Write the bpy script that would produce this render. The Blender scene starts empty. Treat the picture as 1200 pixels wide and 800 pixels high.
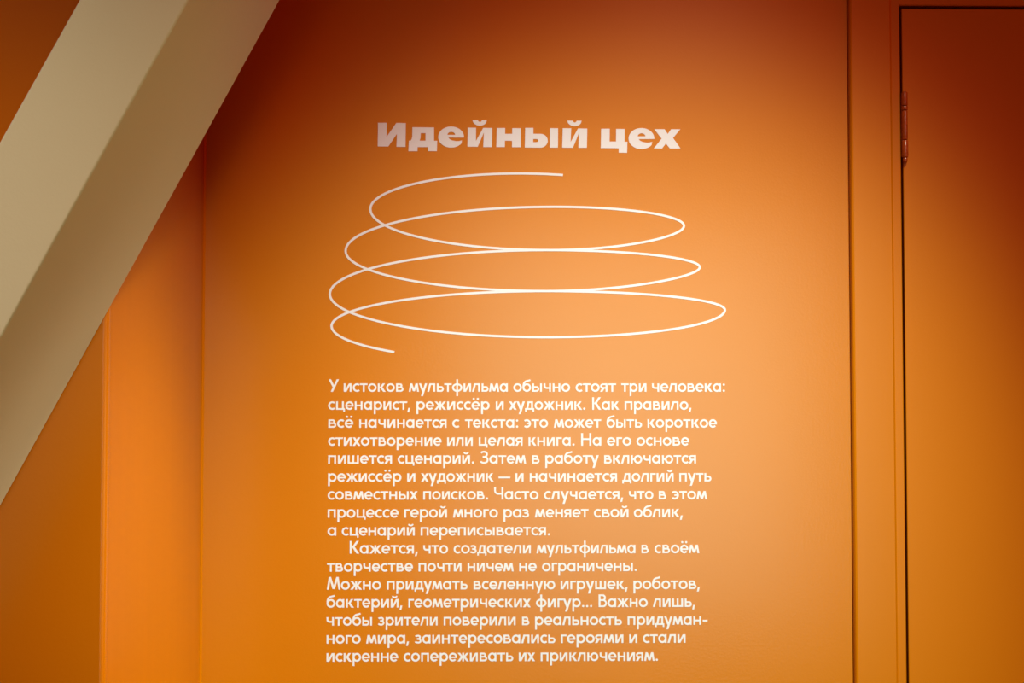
import bpy, bmesh, math
from mathutils import Vector, Matrix, Euler
from mathutils.geometry import tessellate_polygon

C = bpy.context.scene
COL = C.collection

# ------------------------------------------------------------------ camera
CAM_D, CAM_Z = 2.25, 1.42
PITCH, YAW = math.radians(2.3), math.radians(1.15)
LENS, SENSOR = 50.0, 36.0
F = LENS / SENSOR * 1200
cam_d = bpy.data.cameras.new('camera'); cam_d.lens = LENS; cam_d.sensor_width = SENSOR
cam_d.clip_start = 0.02
cam = bpy.data.objects.new('camera', cam_d); COL.objects.link(cam)
cam.location = (0, -CAM_D, CAM_Z)
cam.rotation_euler = (math.pi/2 + PITCH, 0, -YAW)
C.camera = cam
CAM_M = Euler(cam.rotation_euler).to_matrix()

# ------------------------------------------------------------------ view, world, lamps and added fill lights
vs = C.view_settings
C.display_settings.display_device = 'sRGB'
vs.view_transform = 'Standard'; vs.look = 'None'; vs.gamma = 1.0; vs.exposure = 0.0
vs.use_curve_mapping = False

w = bpy.data.worlds.new('room_ambience'); C.world = w; w.use_nodes = True
bg = w.node_tree.nodes['Background']
bg.inputs[0].default_value = (1.0, 0.01, 0.0, 1); bg.inputs[1].default_value = 0.43

def aim(o, target):
    d = Vector(target) - o.location
    o.rotation_euler = d.to_track_quat('-Z', 'Y').to_euler()

def spot(name, loc, target, energy, color, size, blend, radius):
    l = bpy.data.lights.new(name, 'SPOT'); l.energy = energy; l.color = color
    l.spot_size = math.radians(size); l.spot_blend = blend; l.shadow_soft_size = radius
    o = bpy.data.objects.new(name, l); COL.objects.link(o); o.location = loc; aim(o, target)
    return o

def area(name, loc, target, energy, color, sx, sy, spread=180):
    l = bpy.data.lights.new(name, 'AREA'); l.energy = energy; l.color = color
    l.shape = 'RECTANGLE'; l.size = sx; l.size_y = sy; l.spread = math.radians(spread)
    o = bpy.data.objects.new(name, l); COL.objects.link(o); o.location = loc; aim(o, target)
    return o

spot('exhibition_spotlight', (0.72, -1.75, 3.1), (0.115, 0.0, 0.885), 640, (0.70, 1.0, 0.88), 41.5, 1.0, 0.10)
spot('amber_edge_fill', (0.66, -1.75, 3.1), (0.13, 0.0, 0.97), 130, (1.0, 0.22, 0.08), 48, 0.8, 0.10)  # added wider amber light that reddens the edge of the main pool
spot('niche_fill', (1.6, -1.05, 2.6), (-0.52, -0.40, 1.0), 245, (1.0, 0.84, 0.66), 24, 1.0, 0.10)  # added fill, no known fixture: brightens the niche return
spot('left_wall_fill', (-1.1, -2.2, 3.1), (-0.62, -0.56, 1.00), 195, (1.0, 0.80, 0.64), 36, 1.0, 0.16)  # extra light put in to brighten the nearer wall left of the niche
spot('beam_underside_fill', (1.8, -2.6, 1.15), (-0.60, -0.75, 1.50), 85, (0.88, 1.0, 0.45), 22, 0.7, 0.10)  # invented low light that lifts the dim underside of the beam
area('sheen_fill', (0.72, -4.6, 1.30), (0.26, 0, 1.30), 1.35, (0.55, 1.0, 0.85), 1.75, 1.9, 36)  # unseen area light, no known window; added for the wall's pale central sheen

# ------------------------------------------------------------------ helpers
def at(px, py, y=0.0):
    """world point where the picture ray (1200x800 frame) meets the vertical plane at depth y"""
    d = CAM_M @ Vector(((px - 600) / F, (400 - py) / F, -1))
    t = (y + CAM_D) / d.y
    return Vector((0, -CAM_D, CAM_Z)) + d * t

def new_mesh(name, bm, mat, parent=None, smooth=False):
    bmesh.ops.recalc_face_normals(bm, faces=bm.faces)
    me = bpy.data.meshes.new(name); bm.to_mesh(me); bm.free()
    if mat: me.materials.append(mat)
    if smooth:
        for p in me.polygons: p.use_smooth = True
    o = bpy.data.objects.new(name, me); COL.objects.link(o)
    if parent is not None: o.parent = parent
    return o

def empty(name, loc):
    o = bpy.data.objects.new(name, None); COL.objects.link(o); o.location = loc
    o.empty_display_size = 0.05
    return o

def add_box(bm, lo, hi, bevel=0.0):
    g = bmesh.ops.create_cube(bm, size=1.0)
    vsx = g['verts']
    for v in vsx:
        v.co = Vector([lo[i] + (v.co[i] + 0.5) * (hi[i] - lo[i]) for i in range(3)])
    if bevel:
        es = list({e for v in vsx for e in v.link_edges})
        bmesh.ops.bevel(bm, geom=es, offset=bevel, segments=3, profile=0.5, affect='EDGES')

def bm_box(lo, hi, bevel=0.0):
    bm = bmesh.new(); add_box(bm, lo, hi, bevel); return bm

def add_prism(bm, pts, y0, y1):
    """extrude an XZ outline between two depths"""
    a = [bm.verts.new((p[0], y0, p[1])) for p in pts]
    b = [bm.verts.new((p[0], y1, p[1])) for p in pts]
    n = len(pts)
    bm.faces.new(a); bm.faces.new(list(reversed(b)))
    for i in range(n):
        bm.faces.new((a[i], b[i], b[(i+1) % n], a[(i+1) % n]))

def add_sheet(bm, outer, holes, y0, y1):
    """flat cut-out sheet with holes, standing in XZ between two depths"""
    loops = [outer] + holes
    flat = [p for l in loops for p in l]
    tris = tessellate_polygon([[Vector((p[0], p[1], 0)) for p in l] for l in loops])
    a = [bm.verts.new((p[0], y0, p[1])) for p in flat]
    b = [bm.verts.new((p[0], y1, p[1])) for p in flat]
    for t in tris:
        try:
            bm.faces.new([a[i] for i in t]); bm.faces.new([b[i] for i in reversed(t)])
        except ValueError:
            pass
    k = 0
    for l in loops:
        n = len(l)
        for i in range(n):
            bm.faces.new((a[k+i], b[k+i], b[k+(i+1) % n], a[k+(i+1) % n]))
        k += n

def ribbon(pts, t, closed=False):
    """outline quads of a stroke of width t along pts, mitred"""
    n = len(pts); P = [Vector((p[0], p[1])) for p in pts]
    L, R = [], []
    for i in range(n):
        if closed: p0, p1 = P[(i-1) % n], P[(i+1) % n]
        else: p0, p1 = P[max(i-1, 0)], P[min(i+1, n-1)]
        d0 = (P[i] - p0); d1 = (p1 - P[i])
        if d0.length < 1e-9: d0 = d1
        if d1.length < 1e-9: d1 = d0
        d0.normalize(); d1.normalize()
        m = (d0 + d1).normalized(); nn = Vector((-m.y, m.x))
        c = max(0.5, m.dot(d0))
        L.append(P[i] + nn * (t/2/c)); R.append(P[i] - nn * (t/2/c))
    return L, R

def add_ribbon(bm, pts, t, closed, fmap, y0, y1):
    L, R = ribbon(pts, t, closed)
    def mk(p, y):
        q = fmap(p); return bm.verts.new((q[0], y, q[1]))
    a = [mk(p, y0) for p in L]; b = [mk(p, y0) for p in R]
    c = [mk(p, y1) for p in L]; d = [mk(p, y1) for p in R]
    n = len(pts)
    for i in range(n if closed else n-1):
        j = (i+1) % n
        bm.faces.new((a[i], a[j], b[j], b[i])); bm.faces.new((c[i], d[i], d[j], c[j]))
        bm.faces.new((a[i], c[i], c[j], a[j])); bm.faces.new((b[i], b[j], d[j], d[i]))
    if not closed:
        bm.faces.new((a[0], b[0], d[0], c[0])); bm.faces.new((a[-1], c[-1], d[-1], b[-1]))

# ------------------------------------------------------------------ materials
def mat(name, col, rough=0.5, spec=0.5, bump=0.0, bscale=300.0, var=0.0, vscale=4.0, metal=0.0, stretch=None, spec_tint=None):
    m = bpy.data.materials.new(name); m.use_nodes = True
    nt = m.node_tree; n = nt.nodes; p = n['Principled BSDF']
    p.inputs['Base Color'].default_value = (*col, 1)
    p.inputs['Roughness'].default_value = rough
    p.inputs['Specular IOR Level'].default_value = spec
    p.inputs['Metallic'].default_value = metal
    if spec_tint: p.inputs['Specular Tint'].default_value = (*spec_tint, 1)
    tc = n.new('ShaderNodeTexCoord'); src = tc.outputs['Object']
    if stretch:
        mp = n.new('ShaderNodeMapping'); mp.inputs['Scale'].default_value = stretch
        nt.links.new(src, mp.inputs['Vector']); src = mp.outputs['Vector']
    if bump:
        t = n.new('ShaderNodeTexNoise'); t.inputs['Scale'].default_value = bscale; t.inputs['Detail'].default_value = 3
        b = n.new('ShaderNodeBump'); b.inputs['Strength'].default_value = bump; b.inputs['Distance'].default_value = 0.001
        nt.links.new(src, t.inputs['Vector']); nt.links.new(t.outputs['Fac'], b.inputs['Height'])
        nt.links.new(b.outputs['Normal'], p.inputs['Normal'])
    if var:
        t2 = n.new('ShaderNodeTexNoise'); t2.inputs['Scale'].default_value = vscale; t2.inputs['Detail'].default_value = 4
        r = n.new('ShaderNodeValToRGB')
        r.color_ramp.elements[0].color = (*[c*(1-var) for c in col], 1)
        r.color_ramp.elements[1].color = (*[min(1, c*(1+var)) for c in col], 1)
        r.color_ramp.elements[0].position = 0.3; r.color_ramp.elements[1].position = 0.7
        nt.links.new(src, t2.inputs['Vector']); nt.links.new(t2.outputs['Fac'], r.inputs['Fac'])
        nt.links.new(r.outputs['Color'], p.inputs['Base Color'])
    return m

ORANGE = (0.47, 0.142, 0.0002)
M_WALL = mat('orange_wall_paint', ORANGE, 0.21, 0.8, bump=0.10, bscale=260, var=0.012, vscale=5)
M_RETURN = mat('orange_brushed_paint', ORANGE, 0.35, 0.2, bump=0.10, bscale=160, var=0.02, vscale=6, stretch=(6, 6, 0.35))
M_DOOR = mat('orange_door_paint', ORANGE, 0.21, 0.8, bump=0.06, bscale=200, var=0.012, vscale=4)
M_HINGE = mat('painted_worn_hinge', (0.30, 0.055, 0.008), 0.25, 0.8, bump=0.5, bscale=500, var=0.25, vscale=220)
M_BEAM = mat('beige_beam_paint', (0.45, 0.44, 0.30), 0.65, 0.3, bump=0.12, bscale=320, var=0.02, vscale=6)
M_VINYL = mat('white_vinyl', (0.60, 0.575, 0.585), 0.6, 0.2)
M_FLOOR = mat('grey_floor', (0.24, 0.10, 0.05), 0.6, 0.4, bump=0.2, bscale=60, var=0.12, vscale=9)
M_CEIL = mat('ceiling_paint', (0.45, 0.08, 0.005), 0.8, 0.2, bump=0.1, bscale=120, var=0.03)

def structure(o):
    o['kind'] = 'structure'; return o

def thing(o, label, cat, group=None):
    o['label'] = label; o['category'] = cat
    if group: o['group'] = group
    return o

# ------------------------------------------------------------------ room shell
H = 3.4
xc = at(236.5, 520).x                      # inner corner of the niche
xg = at(995.3, 400).x                      # groove left of the door casing
x_cas = at(996.9, 400).x
x_step = at(1045.8, 400).x                 # inner step of the frame
x_gap = at(1057.2, 400).x                  # dark gap
x_leaf = at(1060.0, 400).x
z_leaf = at(1100, 11).z                    # top edge of the door leaf
z_gap = at(1100, 7.5).z
gap = x_leaf - x_gap
y_out = -0.5
while at(124.3, 600, y_out).x < xc: y_out -= 0.001   # nearer wall plane: outer arris of the niche
d_frame = x_gap - x_cas
LEAF_W = 0.80
x_leaf2 = x_leaf + LEAF_W
x_gap2 = x_leaf2 + gap
x_step2 = x_gap2 + (x_gap - x_step)
x_cas2 = x_gap2 + d_frame
X0, X1, Y0 = -2.6, 2.6, -5.2
z_cas = z_gap + d_frame

structure(new_mesh('floor', bm_box((X0 - .1, Y0, -0.1), (X1, 0.12, 0.0)), M_FLOOR))
structure(new_mesh('ceiling', bm_box((X0 - .1, Y0, H), (X1, 0.12, H + 0.1)), M_CEIL))
bm = bmesh.new()
g = bm
add_prism(bm, [(xc, 0), (xg, 0), (xg, z_cas + (x_cas - xg)), (x_cas2 + (x_cas - xg), z_cas + (x_cas - xg)),
               (x_cas2 + (x_cas - xg), 0), (X1, 0), (X1, H), (xc, H)], 0.0, 0.10)
structure(new_mesh('wall_back', bm, M_WALL))
# return of the niche and the nearer wall: one L-shaped solid would hide the corner arris, so two solids
RB = 0.006
bm = bm_box((xc - 0.12, y_out + 0.0118, 0), (xc, 0.10, H))
structure(new_mesh('wall_niche', bm, M_RETURN))
bm = bmesh.new()
# nearer wall with a rounded vertical arris
pts = [(X0, y_out), (xc - RB, y_out)]
for k in range(1, 7):
    a = math.radians(-90 + 15 * k)
    pts.append((xc - RB + RB * math.cos(a), y_out + RB + RB * math.sin(a)))
pts += [(xc, y_out + 0.012), (xc - 0.10, y_out + 0.012), (xc - 0.10, y_out + 0.10), (X0, y_out + 0.10)]
a = [bm.verts.new((p[0], p[1], 0)) for p in pts]; b = [bm.verts.new((p[0], p[1], H)) for p in pts]
bm.faces.new(a); bm.faces.new(list(reversed(b)))
for i in range(len(pts)):
    j = (i+1) % len(pts); bm.faces.new((a[i], b[i], b[j], a[j]))
structure(new_mesh('wall_front_left', bm, M_WALL))
structure(new_mesh('wall_left', bm_box((X0 - 0.1, Y0, 0), (X0, y_out + 0.1, H)), M_WALL))
# thin caulk bead running down the inner corner
bm = bmesh.new()
pts = [(xc, 0.0), (xc, -0.003), (xc + 0.0012, -0.0018), (xc + 0.003, 0.0)]
a = [bm.verts.new((p[0], p[1], 0)) for p in pts]; b = [bm.verts.new((p[0], p[1], H)) for p in pts]
bm.faces.new(a); bm.faces.new(list(reversed(b)))
for i in range(4):
    j = (i+1) % 4; bm.faces.new((a[i], b[i], b[j], a[j]))
structure(new_mesh('trim_2', bm, M_WALL))

# door casing: mitred profile swept up, across and down
def casing(profile, mname, m):
    """profile: (offset from the door gap outwards, depth y) closed outline; swept round the opening"""
    bm = bmesh.new()
    rings = []
    for (sx, top) in ((-1, 0), (-1, 1), (1, 1), (1, 0)):
        ring = []
        for (o, y) in profile:
            x = (x_gap - o) if sx < 0 else (x_gap2 + o)
            z = (z_gap + o) if top else 0.0
            ring.append(bm.verts.new((x, y, z)))
        rings.append(ring)
    n = len(profile)
    for r0, r1 in zip(rings, rings[1:]):
        for i in range(n):
            j = (i+1) % n; bm.faces.new((r0[i], r0[j], r1[j], r1[i]))
    bm.faces.new(rings[0]); bm.faces.new(list(reversed(rings[-1])))
    return new_mesh(mname, bm, m)
ds = x_gap - x_step
prof = [(0, 0.10), (0, -0.0035), (0.0015, -0.005), (ds - 0.002, -0.005), (ds, -0.007), (ds + 0.001, -0.010), (ds + 0.003, -0.0125),
        (d_frame - 0.004, -0.0125), (d_frame - 0.0015, -0.0115), (d_frame, -0.0085), (d_frame, 0.10)]
structure(casing(prof, 'trim_1', M_DOOR))
structure(new_mesh('trim_3', bm_box((xg - 0.03, 0.101, 0), (x_cas2 + 0.05, 0.12, z_cas + 0.05)), M_DOOR))
# painted filler at the bottom of the groove beside the casing
structure(new_mesh('trim_4', bm_box((xg + 0.0001, 0.003, 0), (x_cas - 0.0001, 0.09, z_cas)), M_DOOR))

# door leaf with its painted hinges
door = empty('door_1', (x_leaf, 0, 0)); structure(door)
def inv(o, root):
    o.location = -root.location; return o
leaf = inv(new_mesh('door_leaf', bm_box((x_leaf, -0.004, 0.008), (x_leaf2, 0.038, z_leaf), 0.0018), M_DOOR, door), door)
def hinge(zb, zt):
    x = at(1058.3, 150).x
    h = empty('hinge', (x - x_leaf, -0.010, zb)); h.parent = door
    L = zt - zb
    def cyl(name, z0, z1, r, prof=None):
        bm = bmesh.new()
        prof = prof or [(0, z0), (r*.86, z0), (r, z0 + r*.18), (r, z1 - r*.18), (r*.86, z1), (0, z1)]
        N = 24; rings = []
        for (rr, z) in prof:
            rings.append([bm.verts.new((rr*math.cos(2*math.pi*k/N), rr*math.sin(2*math.pi*k/N), z)) for k in range(N)]
                         if rr > 0 else [bm.verts.new((0, 0, z))])
        for r0, r1 in zip(rings, rings[1:]):
            for k in range(N):
                j = (k+1) % N
                if len(r0) == 1: bm.faces.new((r0[0], r1[k], r1[j]))
                elif len(r1) == 1: bm.faces.new((r0[k], r0[j], r1[0]))
                else: bm.faces.new((r0[k], r0[j], r1[j], r1[k]))
        return new_mesh(name, bm, M_HINGE, h, True)
    r = 0.0047
    cuts = [0.0, 0.27, 0.72, 0.79, 1.0]
    for i in range(4):
        cyl('knuckle', L*cuts[i] + .0004, L*cuts[i+1] - .0004, r if i != 1 else r*.93)
    cyl('pin', 0, 0, 0, [(0, -.008), (r*.5, -.0078), (r*.75, -.0055), (r*.8, -.002), (r*.5, 0.002), (0, .002)])
    cyl('pin', 0, 0, 0, [(0, L - .004), (r*.5, L - .003), (r*.7, L - .001), (r*.5, L + .0008), (0, L + .001)])
    new_mesh('hinge_plate', bm_box((-0.0045, 0.002, 0.002), (-0.0015, 0.022, L - 0.002), 0.0006), M_HINGE, h)
    new_mesh('hinge_plate', bm_box((0.0008, 0.002, 0.002), (0.0040, 0.0095, L - 0.002), 0.0006), M_HINGE, h)
    return h
hinge(at(1058, 186).z, at(1058, 109.5).z)
hinge(0.22, 0.22 + at(1058, 109.5).z - at(1058, 186).z)

# ------------------------------------------------------------------ slanted beam
yb1 = y_out - 0.003
yb0 = -CAM_D + 0.8213 * (CAM_D + yb1)
A, B = at(220.8, 0, yb0), at(0, 397, yb0)          # lower front arris
L0 = at(93.5, 0, yb0); L1 = at(0, 163.5, yb0)      # upper front arris
dirv = (A - B); dirv.y = 0; dirv.normalize()
nrm = Vector((-dirv.z, 0, dirv.x))                 # up and to the left
wid = ((L0 - A).dot(nrm) + (L1 - A).dot(nrm)) / 2
def on_line(z):
    t = (z - A.z) / dirv.z; return A + dirv * t
def edge_x(off, z):
    p = A + nrm * off; return (p + dirv * ((z - p.z) / dirv.z)).x
bm = bmesh.new()
add_prism(bm, [(edge_x(0, 0.001), 0.001), (edge_x(0, H - .001), H - .001), (edge_x(wid, H - .001), H - .001), (edge_x(wid, 0.001), 0.001)], yb0, yb1)
es = [e for e in bm.edges if abs(e.verts[0].co.z - e.verts[1].co.z) > 1]
bmesh.ops.bevel(bm, geom=es, offset=0.0025, segments=3, profile=0.5, affect='EDGES')
beam = new_mesh('slanted_beam', bm, M_BEAM)
base = Vector(((edge_x(0, 0) + edge_x(wid, 0)) / 2, (yb0 + yb1) / 2, 0))
beam.data.transform(Matrix.Translation(-base)); beam.location = base
thing(beam, 'thick beige painted beam slanting across the upper left corner before the orange wall', 'beam')

# ------------------------------------------------------------------ heading lettering
def o1(pts): return [(430 + x/6, 130 + y/6) for x, y in pts]
def o2(pts): return [(610 + x/6, 130 + y/6) for x, y in pts]
def ell(cx, cy, rx, ry, a0, a1, n=36):
    return [(cx + rx*math.cos(math.radians(a0 + (a1-a0)*k/n)), cy - ry*math.sin(math.radians(a0 + (a1-a0)*k/n))) for k in range(n+1)]
def e_outline(dx, dy):
    pts = [(682, 187)] + ell(592, 183.5, 90.5, 74, 3, 322, 60)[0:] + [(668, 207), (648, 212), (625, 212), (602, 208), (584, 200), (572, 187)]
    hole = [(566, 168)] + ell(593, 168, 27, 21, 172, 8, 12) + [(620, 168)]
    return [(x+dx, y+dy) for x, y in pts], [[(x+dx, y+dy) for x, y in hole]]
def breve(dx, dy):
    return [(742+dx, 64+dy), (779+dx, 65+dy), (785+dx, 74+dy), (795+dx, 78+dy), (804+dx, 74+dy), (809+dx, 65+dy), (843+dx, 65+dy),
            (838+dx, 82+dy), (826+dx, 95+dy), (810+dx, 102+dy), (793+dx, 104+dy), (775+dx, 101+dy), (758+dx, 92+dy), (747+dx, 80+dy)]
eo, eh = e_outline(0, 0); eo2, eh2 = e_outline(258, 10.5)
HEAD = [
 (o1, [([(78,83),(141,83),(138,183),(207,84),(273,85),(271,253),(208,252),(211,160),(150,250),(76,249)], [])]),
 (o1, [([(320,114),(472,116),(472,210),(494,210),(492,283),(430,282),(430,254),(356,254),(355,283),(292,283),(295,209),(308,209),(315,196),(319,178)],
        [[(378,156),(412,156),(412,209),(370,209),(376,192)]])]),
 (o1, [(eo, eh)]),
 (o1, [([(709,117),(767,118),(766,212),(818,119),(881,120),(879,254),(818,254),(822,152),(779,252),(707,251)], []), (breve(0, 0), [])]),
 (o1, [([(913,120),(972,120),(971,161),(1021,161),(1022,121),(1082,122),(1081,255),(1020,255),(1020,210),(970,209),(969,254),(910,254)], [])]),
 (o2, [([(33,119),(90,119),(90,161)] + ell(140, 209.5, 51, 48.5, 90, -90, 24) + [(30,257)],
        [[(89,197)] + ell(113, 208.5, 12, 11, 90, -90, 10) + [(89,220)]]),
       ([(207,121),(264,122),(263,258),(205,258)], [])]),
 (o2, [([(297,121),(356,122),(352,219),(404,123),(469,124),(466,259),(407,259),(410,156),(368,259),(293,258)], []), (breve(-413.5, 4), [])]),
 (o2, [([(567,125),(627,125),(626,215),(671,215),(672,126),(732,127),(731,216),(751,217),(749,294),(690,293),(690,262),(564,261)], [])]),
 (o2, [(eo2, eh2)]),
 (o2, [([(940,128),(1012,128),(1035,162),(1059,128),(1123,129),(1072,190),(1125,264),(1050,264),(1022,228),(995,264),(937,263),(992,195)], [])]),
]
TH = 0.0004
hb = at(619, 173)
head = empty('heading_lettering', (hb.x, -TH, hb.z))
thing(head, 'wide heavy white Cyrillic heading above the spiral on the orange wall', 'lettering')
for fn, shapes in HEAD:
    # outlines of the second half were read in their own frame; the second e lies in it too
    bm = bmesh.new(); accent = None
    tr = lambda pts: [((lambda q: (q.x - hb.x, q.z - hb.z))(at(*p))) for p in fn(pts)]
    for outer, holes in shapes:
        target_bm = bm
        if len(outer) == 14 and len(shapes) == 2:      # the breve is a separate cut-out over its letter
            accent = target_bm = bmesh.new()
        add_sheet(target_bm, tr(outer), [tr(h) for h in holes], 0.0, TH)
    letter = new_mesh('letter', bm, M_VINYL, head)
    if accent: new_mesh('breve', accent, M_VINYL, letter)

# ------------------------------------------------------------------ spiral line drawing
def quarter(p0, p1, start_vertical, k0=0.5523, k1=0.5523, n=28):
    """quarter-ellipse-like Bezier between an end with a vertical and one with a horizontal tangent"""
    (x0, y0), (x1, y1) = p0, p1
    if start_vertical:
        c0 = (x0, y0 + k0*(y1 - y0)); c1 = (x1 - k1*(x1 - x0), y1)
    else:
        c0 = (x0 + k0*(x1 - x0), y0); c1 = (x1, y1 - k1*(y1 - y0))
    out = []
    for i in range(n):
        t = i / n; u = 1 - t
        out.append(tuple(u**3*a + 3*u*u*t*b + 3*u*t*t*c + t**3*d for a, b, c, d in zip(p0, c0, c1, p1)))
    return out
def chain(ps):
    out = []
    for i in range(len(ps) - 1):
        a, b = ps[i], ps[i+1]
        k = a[3] if len(a) > 3 else (0.5523, 0.5523)
        out += quarter(a[:2], b[:2], a[2] == 'v', *k)
    return out + [ps[-1][:2]]
K = 0.5523
sp_tail = [p for p in quarter((640, 425), (388.5, 382), False)]
sp_tail = [p for p in sp_tail if p[0] <= 465.5]
sp = sp_tail + chain([
    (388.5, 382, 'v'), (640, 341, 'h'), (849.5, 363, 'v', (K, K)), (640, 395, 'h'), (386.5, 344.5, 'v'),
    (640, 293, 'h'), (820, 313, 'v', (0.42, 0.5)), (640, 341, 'h'), (405, 294, 'v'),
    (650, 242.3, 'h'), (801.5, 264.5, 'v', (0.47, 0.52)), (645, 293, 'h'), (434, 245, 'v'), (608, 203.3, 'h')])
end = quarter((608, 203.3), (790, 246), False)
sp = sp[:-1] + [p for p in end if p[0] <= 667]
sw = [at(*p) for p in sp]
s0 = at(618, 308)
bm = bmesh.new()
line = [((q.x - s0.x), (q.z - s0.z)) for q in sw]
# lay the line as overlapping runs at slightly different heights so crossings stay clean
nseg = len(line); runs = 12
for r in range(runs):
    i0 = r * (nseg-1) // runs; i1 = (r+1) * (nseg-1) // runs
    add_ribbon(bm, line[i0:i1+1], 0.0036, False, lambda p: p, -0.00001*r, TH)
spiral = new_mesh('spiral_drawing', bm, M_VINYL)
spiral.location = (s0.x, -TH, s0.z)
thing(spiral, 'thin white spiral line with loops between the heading and the small text', 'wall drawing')

# ------------------------------------------------------------------ small lettering: a geometric sans drawn stroke by stroke
T = 2.15                                   # stem, in tenths of the x-height
def V(x, y0=0, y1=10, w=T): return ('P', [(x, y0), (x+w, y0), (x+w, y1), (x, y1)])
def HB(y, x0, x1, t=1.95): return ('P', [(x0, y-t/2), (x1, y-t/2), (x1, y+t/2), (x0, y+t/2)])
def D(xb, yb, xt, yt, wd=2.55): return ('P', [(xb, yb), (xb+wd, yb), (xt+wd, yt), (xt, yt)])
def ARC(cx, cy, rx, ry, a0, a1, t=T, n=None):
    n = n or max(6, int(abs(a1-a0)/12))
    full = abs(a1-a0) >= 359
    pts = [(cx + rx*math.cos(math.radians(a0+(a1-a0)*k/n)), cy + ry*math.sin(math.radians(a0+(a1-a0)*k/n))) for k in range(n if full else n+1)]
    return ('S', pts, t, full)
def BZ(ps, t=T, n=8):
    """chain of cubic segments"""
    out = []
    for i in range(0, len(ps)-1, 3):
        p = ps[i:i+4]
        for k in range(n):
            s = k/n; u = 1-s
            out.append(tuple(u**3*a+3*u*u*s*b+3*u*s*s*c+s**3*d for a, b, c, d in zip(*p)))
    return ('S', out + [ps[-1]], t, False)
def LN(pts, t=T): return ('S', pts, t, False)
def DOT(x, y, r=1.3): return ('P', [(x + r*math.cos(math.pi*k/7), y + r*math.sin(math.pi*k/7)) for k in range(14)])

HT = T/2
def bowl(x0, cx, cy, rx, ry, sgn=1, t=1.95):
    """bars out of a stem and the half ellipse closing them"""
    return [HB(cy+ry, min(x0, cx), max(x0, cx), t), HB(cy-ry, min(x0, cx), max(x0, cx), t),
            ARC(cx, cy, rx, ry, 90, -90, t + .1) if sgn > 0 else ARC(cx, cy, rx, ry, 90, 270, t + .1)]
O = lambda cx=5.1, r=4.02: ARC(cx, 5, r, 4.05, 0, 360)
def shift(g, dx): return [((s[0], [(x+dx, y) for x, y in s[1]]) + tuple(s[2:])) for s in g]
soft = [V(0)] + bowl(1, 5.0, 3.35, 2.35, 2.38)
zlow = [BZ([(0.7,8.1),(1.4,8.8),(2.4,9.05),(3.5,9.05),(5.2,9.05),(6.0,8.3),(6.0,7.25),(6.0,6.0),(4.9,5.3),(3.6,5.3),(3.1,5.3),(2.7,5.3),(2.3,5.3)], 2.0),
        BZ([(3.4,5.3),(5.2,5.3),(6.6,4.6),(6.6,3.15),(6.6,1.7),(5.3,0.98),(3.6,0.98),(2.4,0.98),(1.2,1.35),(0.4,2.1)], 2.0)]
ii = [V(0), V(7.05), ('P', [(0.7,0),(3.1,0),(8.5,10),(6.1,10)])]
ee = [ARC(4.85, 5, 3.8, 4.05, 0, 318), HB(4.75, 1.2, 9.6, 1.75)]
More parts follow.
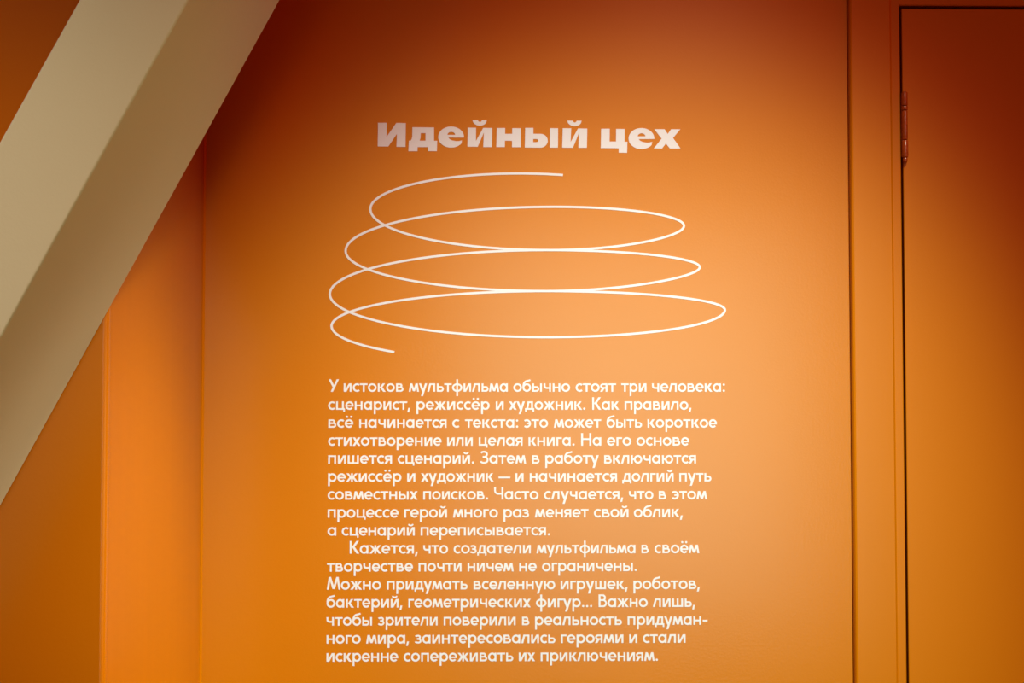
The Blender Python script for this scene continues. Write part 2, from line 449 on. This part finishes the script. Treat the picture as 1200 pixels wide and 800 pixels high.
# glyph: (ink width, left bearing class, right bearing class, strokes)
G = {
 'а': (9.8,'r','s',[ARC(4.9,5,3.8,4.05,0,360), V(7.65)]),
 'б': (10.2,'r','r',[O(), BZ([(1.08,5),(1.0,8.6),(1.6,11.6),(4.4,12.7),(6.0,13.3),(7.6,13.2),(9.4,14.2)], 2.05)]),
 'в': (9.0,'s','r',[V(0)] + bowl(1,4.7,7.2,1.75,1.85) + bowl(1,5.2,3.2,2.65,2.22)),
 'г': (6.5,'s','d',[V(0), HB(9.02,0,6.5)]),
 'д': (11.0,'d','d',[D(1.5,1,3.2,10,2.3), V(7.4,1,10), HB(9.02,3.4,9), HB(0.98,0,11.0), V(0,-2.4,1,1.9), V(9.1,-2.4,1,1.9)]),
 'е': (9.6,'r','r',ee),
 'ё': (9.6,'r','r',ee + [DOT(2.5,13.1,1.25), DOT(7.2,13.1,1.25)]),
 'ж': (13.4,'d','d',[V(5.62), D(0.2,10,4.3,4.9,2.7), D(0,0,4.0,5.4,2.8), ('P',[(10.5,10),(13.2,10),(9.1,4.9),(6.4,4.9)]), ('P',[(10.6,0),(13.4,0),(9.4,5.4),(6.6,5.4)])]),
 'з': (7.7,'d','r',zlow),
 'и': (9.2,'s','s',ii),
 'й': (9.2,'s','s',ii + [BZ([(2.1,13.7),(2.5,11.4),(6.7,11.4),(7.1,13.7)], 1.7)]),
 'к': (9.3,'s','d',[V(0), D(1.9,4.6,5.7,10,2.8), D(2.2,5.6,6.3,0,3.0)]),
 'л': (9.6,'d','s',[D(0,0,2.6,10,2.35), V(7.45), HB(9.02,3.4,8.5)]),
 'м': (12.5,'d','d',[D(0,0,1.7,10,2.25), ('P',[(10.25,0),(12.5,0),(10.8,10),(8.55,10)]), D(5.0,0.6,1.7,10,2.5), ('P',[(5.0,0.6),(7.5,0.6),(10.8,10),(8.3,10)])]),
 'н': (9.1,'s','s',[V(0), V(6.95), HB(5.15,1,8)]),
 'о': (10.2,'r','r',[O()]),
 'п': (9.1,'s','s',[V(0), V(6.95), HB(9.02,0,9)]),
 'р': (9.8,'s','r',[V(0,-5.2,10), ARC(4.9,5,3.8,4.05,0,360)]),
 'с': (8.2,'r','d',[ARC(4.95,5,3.85,4.05,48,312)]),
 'т': (9.0,'d','d',[V(3.42), HB(9.02,0,9.0)]),
 'у': (9.9,'d','d',[D(2.5,-5.2,7.4,10,2.5), D(3.8,0.2,0,10,2.65)]),
 'ф': (12.4,'r','r',[V(5.12,-5.2,15), ARC(6.2,5,5.12,4.05,0,360)]),
 'х': (9.3,'d','d',[D(0,0,6.4,10,2.9), D(6.4,0,0,10,2.9)]),
 'ц': (10.4,'s','d',[V(0), V(6.95), HB(0.98,0,10.4), V(8.5,-2.4,1,1.9)]),
 'ч': (8.7,'s','s',[V(6.55), BZ([(1.08,10),(1.08,8.8),(1.08,8),(1.08,7.2),(1.08,5.2),(2.2,4.5),(4.0,4.5),(5,4.5),(6,4.5),(7.2,4.5)], 2.1)]),
 'ш': (12.7,'s','s',[V(0), V(5.28), V(10.55), HB(0.98,0,12.6)]),
 'ы': (11.5,'s','s',soft + [V(9.35)]),
 'ь': (8.4,'s','r',soft),
 'э': (8.3,'d','r',[ARC(3.35,5,3.85,4.05,132,-132), HB(5.1,3.0,7.6,1.8)]),
 'ю': (13.2,'s','r',[V(0), HB(5.1,1,4.6), ARC(8.3,5,3.82,4.05,0,360)]),
 'я': (8.6,'d','s',[V(6.45)] + bowl(7.4,3.6,6.8,2.45,2.2,-1) + [D(0,0,2.7,5,2.8)]),
 'У': (12.4,'d','d',[D(2.6,0,9.7,15,2.6), D(5.2,5.0,0,15,2.8)]),
 'К': (10.9,'s','d',[V(0,0,15), D(1.9,6.8,7.5,15,2.9), D(2.1,8.6,7.8,0,3.1)]),
 'Н': (11.3,'s','s',[V(0,0,15), V(9.15,0,15), HB(7.8,1,10)]),
 'З': (9.8,'d','r',[BZ([(0.9,12.8),(1.8,13.7),(3.0,14.1),(4.4,14.1),(6.6,14.1),(7.9,12.9),(7.9,11.2),(7.9,9.2),(6.2,8.0),(4.5,8.0),(4.0,8.0),(3.4,8.0),(2.9,8.0)], 2.1),
                    BZ([(4.3,8.0),(6.9,8.0),(8.7,6.7),(8.7,4.5),(8.7,2.3),(6.8,0.95),(4.5,0.95),(2.9,0.95),(1.5,1.5),(0.5,2.7)], 2.1)]),
 'Ч': (10.7,'s','s',[V(8.55,0,15), BZ([(1.08,15),(1.08,13.4),(1.08,12),(1.08,10.8),(1.08,8.2),(2.6,6.9),(5.0,6.9),(6.3,6.9),(7.8,6.9),(9.2,6.9)], 2.1)]),
 'М': (15.6,'d','d',[D(0,0,2.2,15,2.25), ('P',[(13.35,0),(15.6,0),(13.4,15),(11.15,15)]), D(6.5,0.8,2.2,15,2.5), ('P',[(6.5,0.8),(9.1,0.8),(13.4,15),(10.9,15)])]),
 'В': (9.6,'s','r',[V(0,0,15)] + bowl(1,4.8,11.1,2.55,2.92) + bowl(1,5.2,4.6,3.35,3.6)),
 '.': (2.7,'s','s',[DOT(1.35,1.3,1.35)]),
 '…': (11.9,'s','s',[DOT(1.35,1.25,1.3), DOT(5.95,1.25,1.3), DOT(10.55,1.25,1.3)]),
 ',': (3.4,'c','s',[D(0.0,-3.0,1.2,2.3,2.1)]),
 ':': (2.7,'s','s',[DOT(1.35,1.3,1.35), DOT(1.35,8.6,1.35)]),
 '—': (13.8,'s','s',[HB(4.9,0,13.8,1.9)]),
 '-': (5.8,'s','s',[HB(4.9,0,5.8,2.0)]),
}
BEAR = {'s': 1.05, 'r': 0.4, 'd': 0.1, 'c': 0.0}

LINES = [
 [('У',385,397.2),('истоков',402.8,473),('мультфильма',479,595),('обычно',601.5,668),('стоят',674.5,722),('три',728,757.5),('человека:',764,849.5)],
 [('сценарист,',384.5,480.7),('режиссёр',488,573.8),('и',581,590.2),('художник.',596.4,686),('Как',694,725.7),('правило,',732,810.3)],
 [('всё',384.8,414),('начинается',421,523.3),('с',530,538.5),('текста:',544.8,607.3),('это',614,642.2),('может',649,704.5),('быть',710.8,752.3),('короткое',758.8,840)],
 [('стихотворение',384.5,517.4),('или',524,554),('целая',561,612.4),('книга.',619.4,673.4),('На',681,704.6),('его',711.3,739.8),('основе',745.8,807.7)],
 [('пишется',384.5,459.3),('сценарий.',466,555.5),('Затем',562.7,616.5),('в',623.6,632.3),('работу',639,701.7),('включаются',708,815.6)],
 [('режиссёр',384.4,470.4),('и',477.2,486.7),('художник',493.3,578.6),('—',584.3,598),('и',604,613.5),('начинается',620.8,723),('долгий',729.2,789.3),('путь',796,833.6)],
 [('совместных',383.9,489.4),('поисков.',496,572),('Часто',579,631),('случается,',637.5,730.3),('что',737,765.6),('в',772,780.8),('этом',787.3,828.6)],
 [('процессе',384,467),('герой',473.8,523.8),('много',530.8,583.5),('раз',590,620),('меняет',626.8,689.7),('свой',696,736.5),('облик,',742.8,800)],
 [('а',383.8,394),('сценарий',400.5,486),('переписывается.',493,644.6)],
 [('Кажется,',409.8,489.6),('что',496,525),('создатели',531.6,622),('мультфильма',628.6,744.6),('в',751.7,760.3),('своём',767,819.5)],
 [('творчестве',383.2,483.8),('почти',490.5,540.8),('ничем',548,602),('не',608.5,628.8),('ограничены.',635.2,746.3)],
 [('Можно',383,446.5),('придумать',453.4,548),('вселенную',555,650.6),('игрушек,',657,735.5),('роботов,',742.3,820)],
 [('бактерий,',382.6,471.5),('геометрических',478.6,622),('фигур…',628,694),('Важно',701.5,759),('лишь,',765,814.5)],
 [('чтобы',382.6,436),('зрители',443,512.8),('поверили',520,604.2),('в',611.8,620.5),('реальность',627,728.8),('придуман-',735.5,829.2)],
 [('ного',382.7,422.7),('мира,',429,479.3),('заинтересовались',486.2,650.8),('героями',657.3,730.5),('и',737.4,746.8),('стали',753.3,803.3)],
 [('искренне',382.6,466.5),('сопереживать',473,601.5),('их',608,627),('приключениям.',633.6,771)],
]
def base_y(i, x):
    u = (x - 384) / 466
    return 458.9 + i * (21.07 * (1-u) + 20.99 * u)

def layout(word):
    """pen positions of the glyphs and the total ink width"""
    x = 0.0; pos = []
    prev = None
    for ch in word:
        wd, l, r, st = G[ch]
        if prev is not None:
            gap_ = BEAR[prev] + BEAR[l]
            if ch in 'уУ' and prev == 'd': gap_ -= 0.4
            x += gap_
        pos.append((x, st)); x += wd; prev = r
    return pos, x

def build_word(word, p0, p1, base, parent):
    pos, wd = layout(word)
    sx = (p1 - p0).length / wd
    sz = XH / 10.0
    dirx = (p1 - p0).normalized()
    bm = bmesh.new(); k = 0
    for x0, strokes in pos:
        for s in strokes:
            y0 = -0.000006 * (k % 9); k += 1
            # keep the stem weight when a word is squeezed or stretched
            fm = lambda p: (p0.x - base.x + (p[0] + x0) * sx * dirx.x, p0.z - base.z + p[1] * sz + (p[0] + x0) * sx * dirx.z)
            if s[0] == 'P':
                add_prism(bm, [fm(p) for p in s[1]], y0, TH)
            else:
                add_ribbon(bm, s[1], s[2], s[3], fm, y0, TH)
    return new_mesh('word', bm, M_VINYL, parent)

XH = (at(600, 449.0) - at(600, 458.9)).length * 0.985
def paragraph(rows, label):
    i0, i1 = rows[0], rows[-1]
    pb = at(616, base_y(i1, 616) + 5)
    root = empty('text_paragraph', (pb.x, -TH, pb.z))
    thing(root, label, 'lettering')
    for i in rows:
        lp = at(LINES[i][0][1], base_y(i, LINES[i][0][1]))
        # a text line is the first word's mesh plus its other words as sub-parts
        ln = empty('text_line', (lp.x - pb.x, 0, lp.z - pb.z)); ln.parent = root
        for wd, xl, xr in LINES[i]:
            build_word(wd, at(xl, base_y(i, xl)), at(xr, base_y(i, xr)), lp, ln)
    return root
paragraph(range(0, 9), 'nine lines of small white Cyrillic text directly below the spiral on the orange wall')
paragraph(range(9, 16), 'lower seven lines of small white Cyrillic text, starting with the indented line')
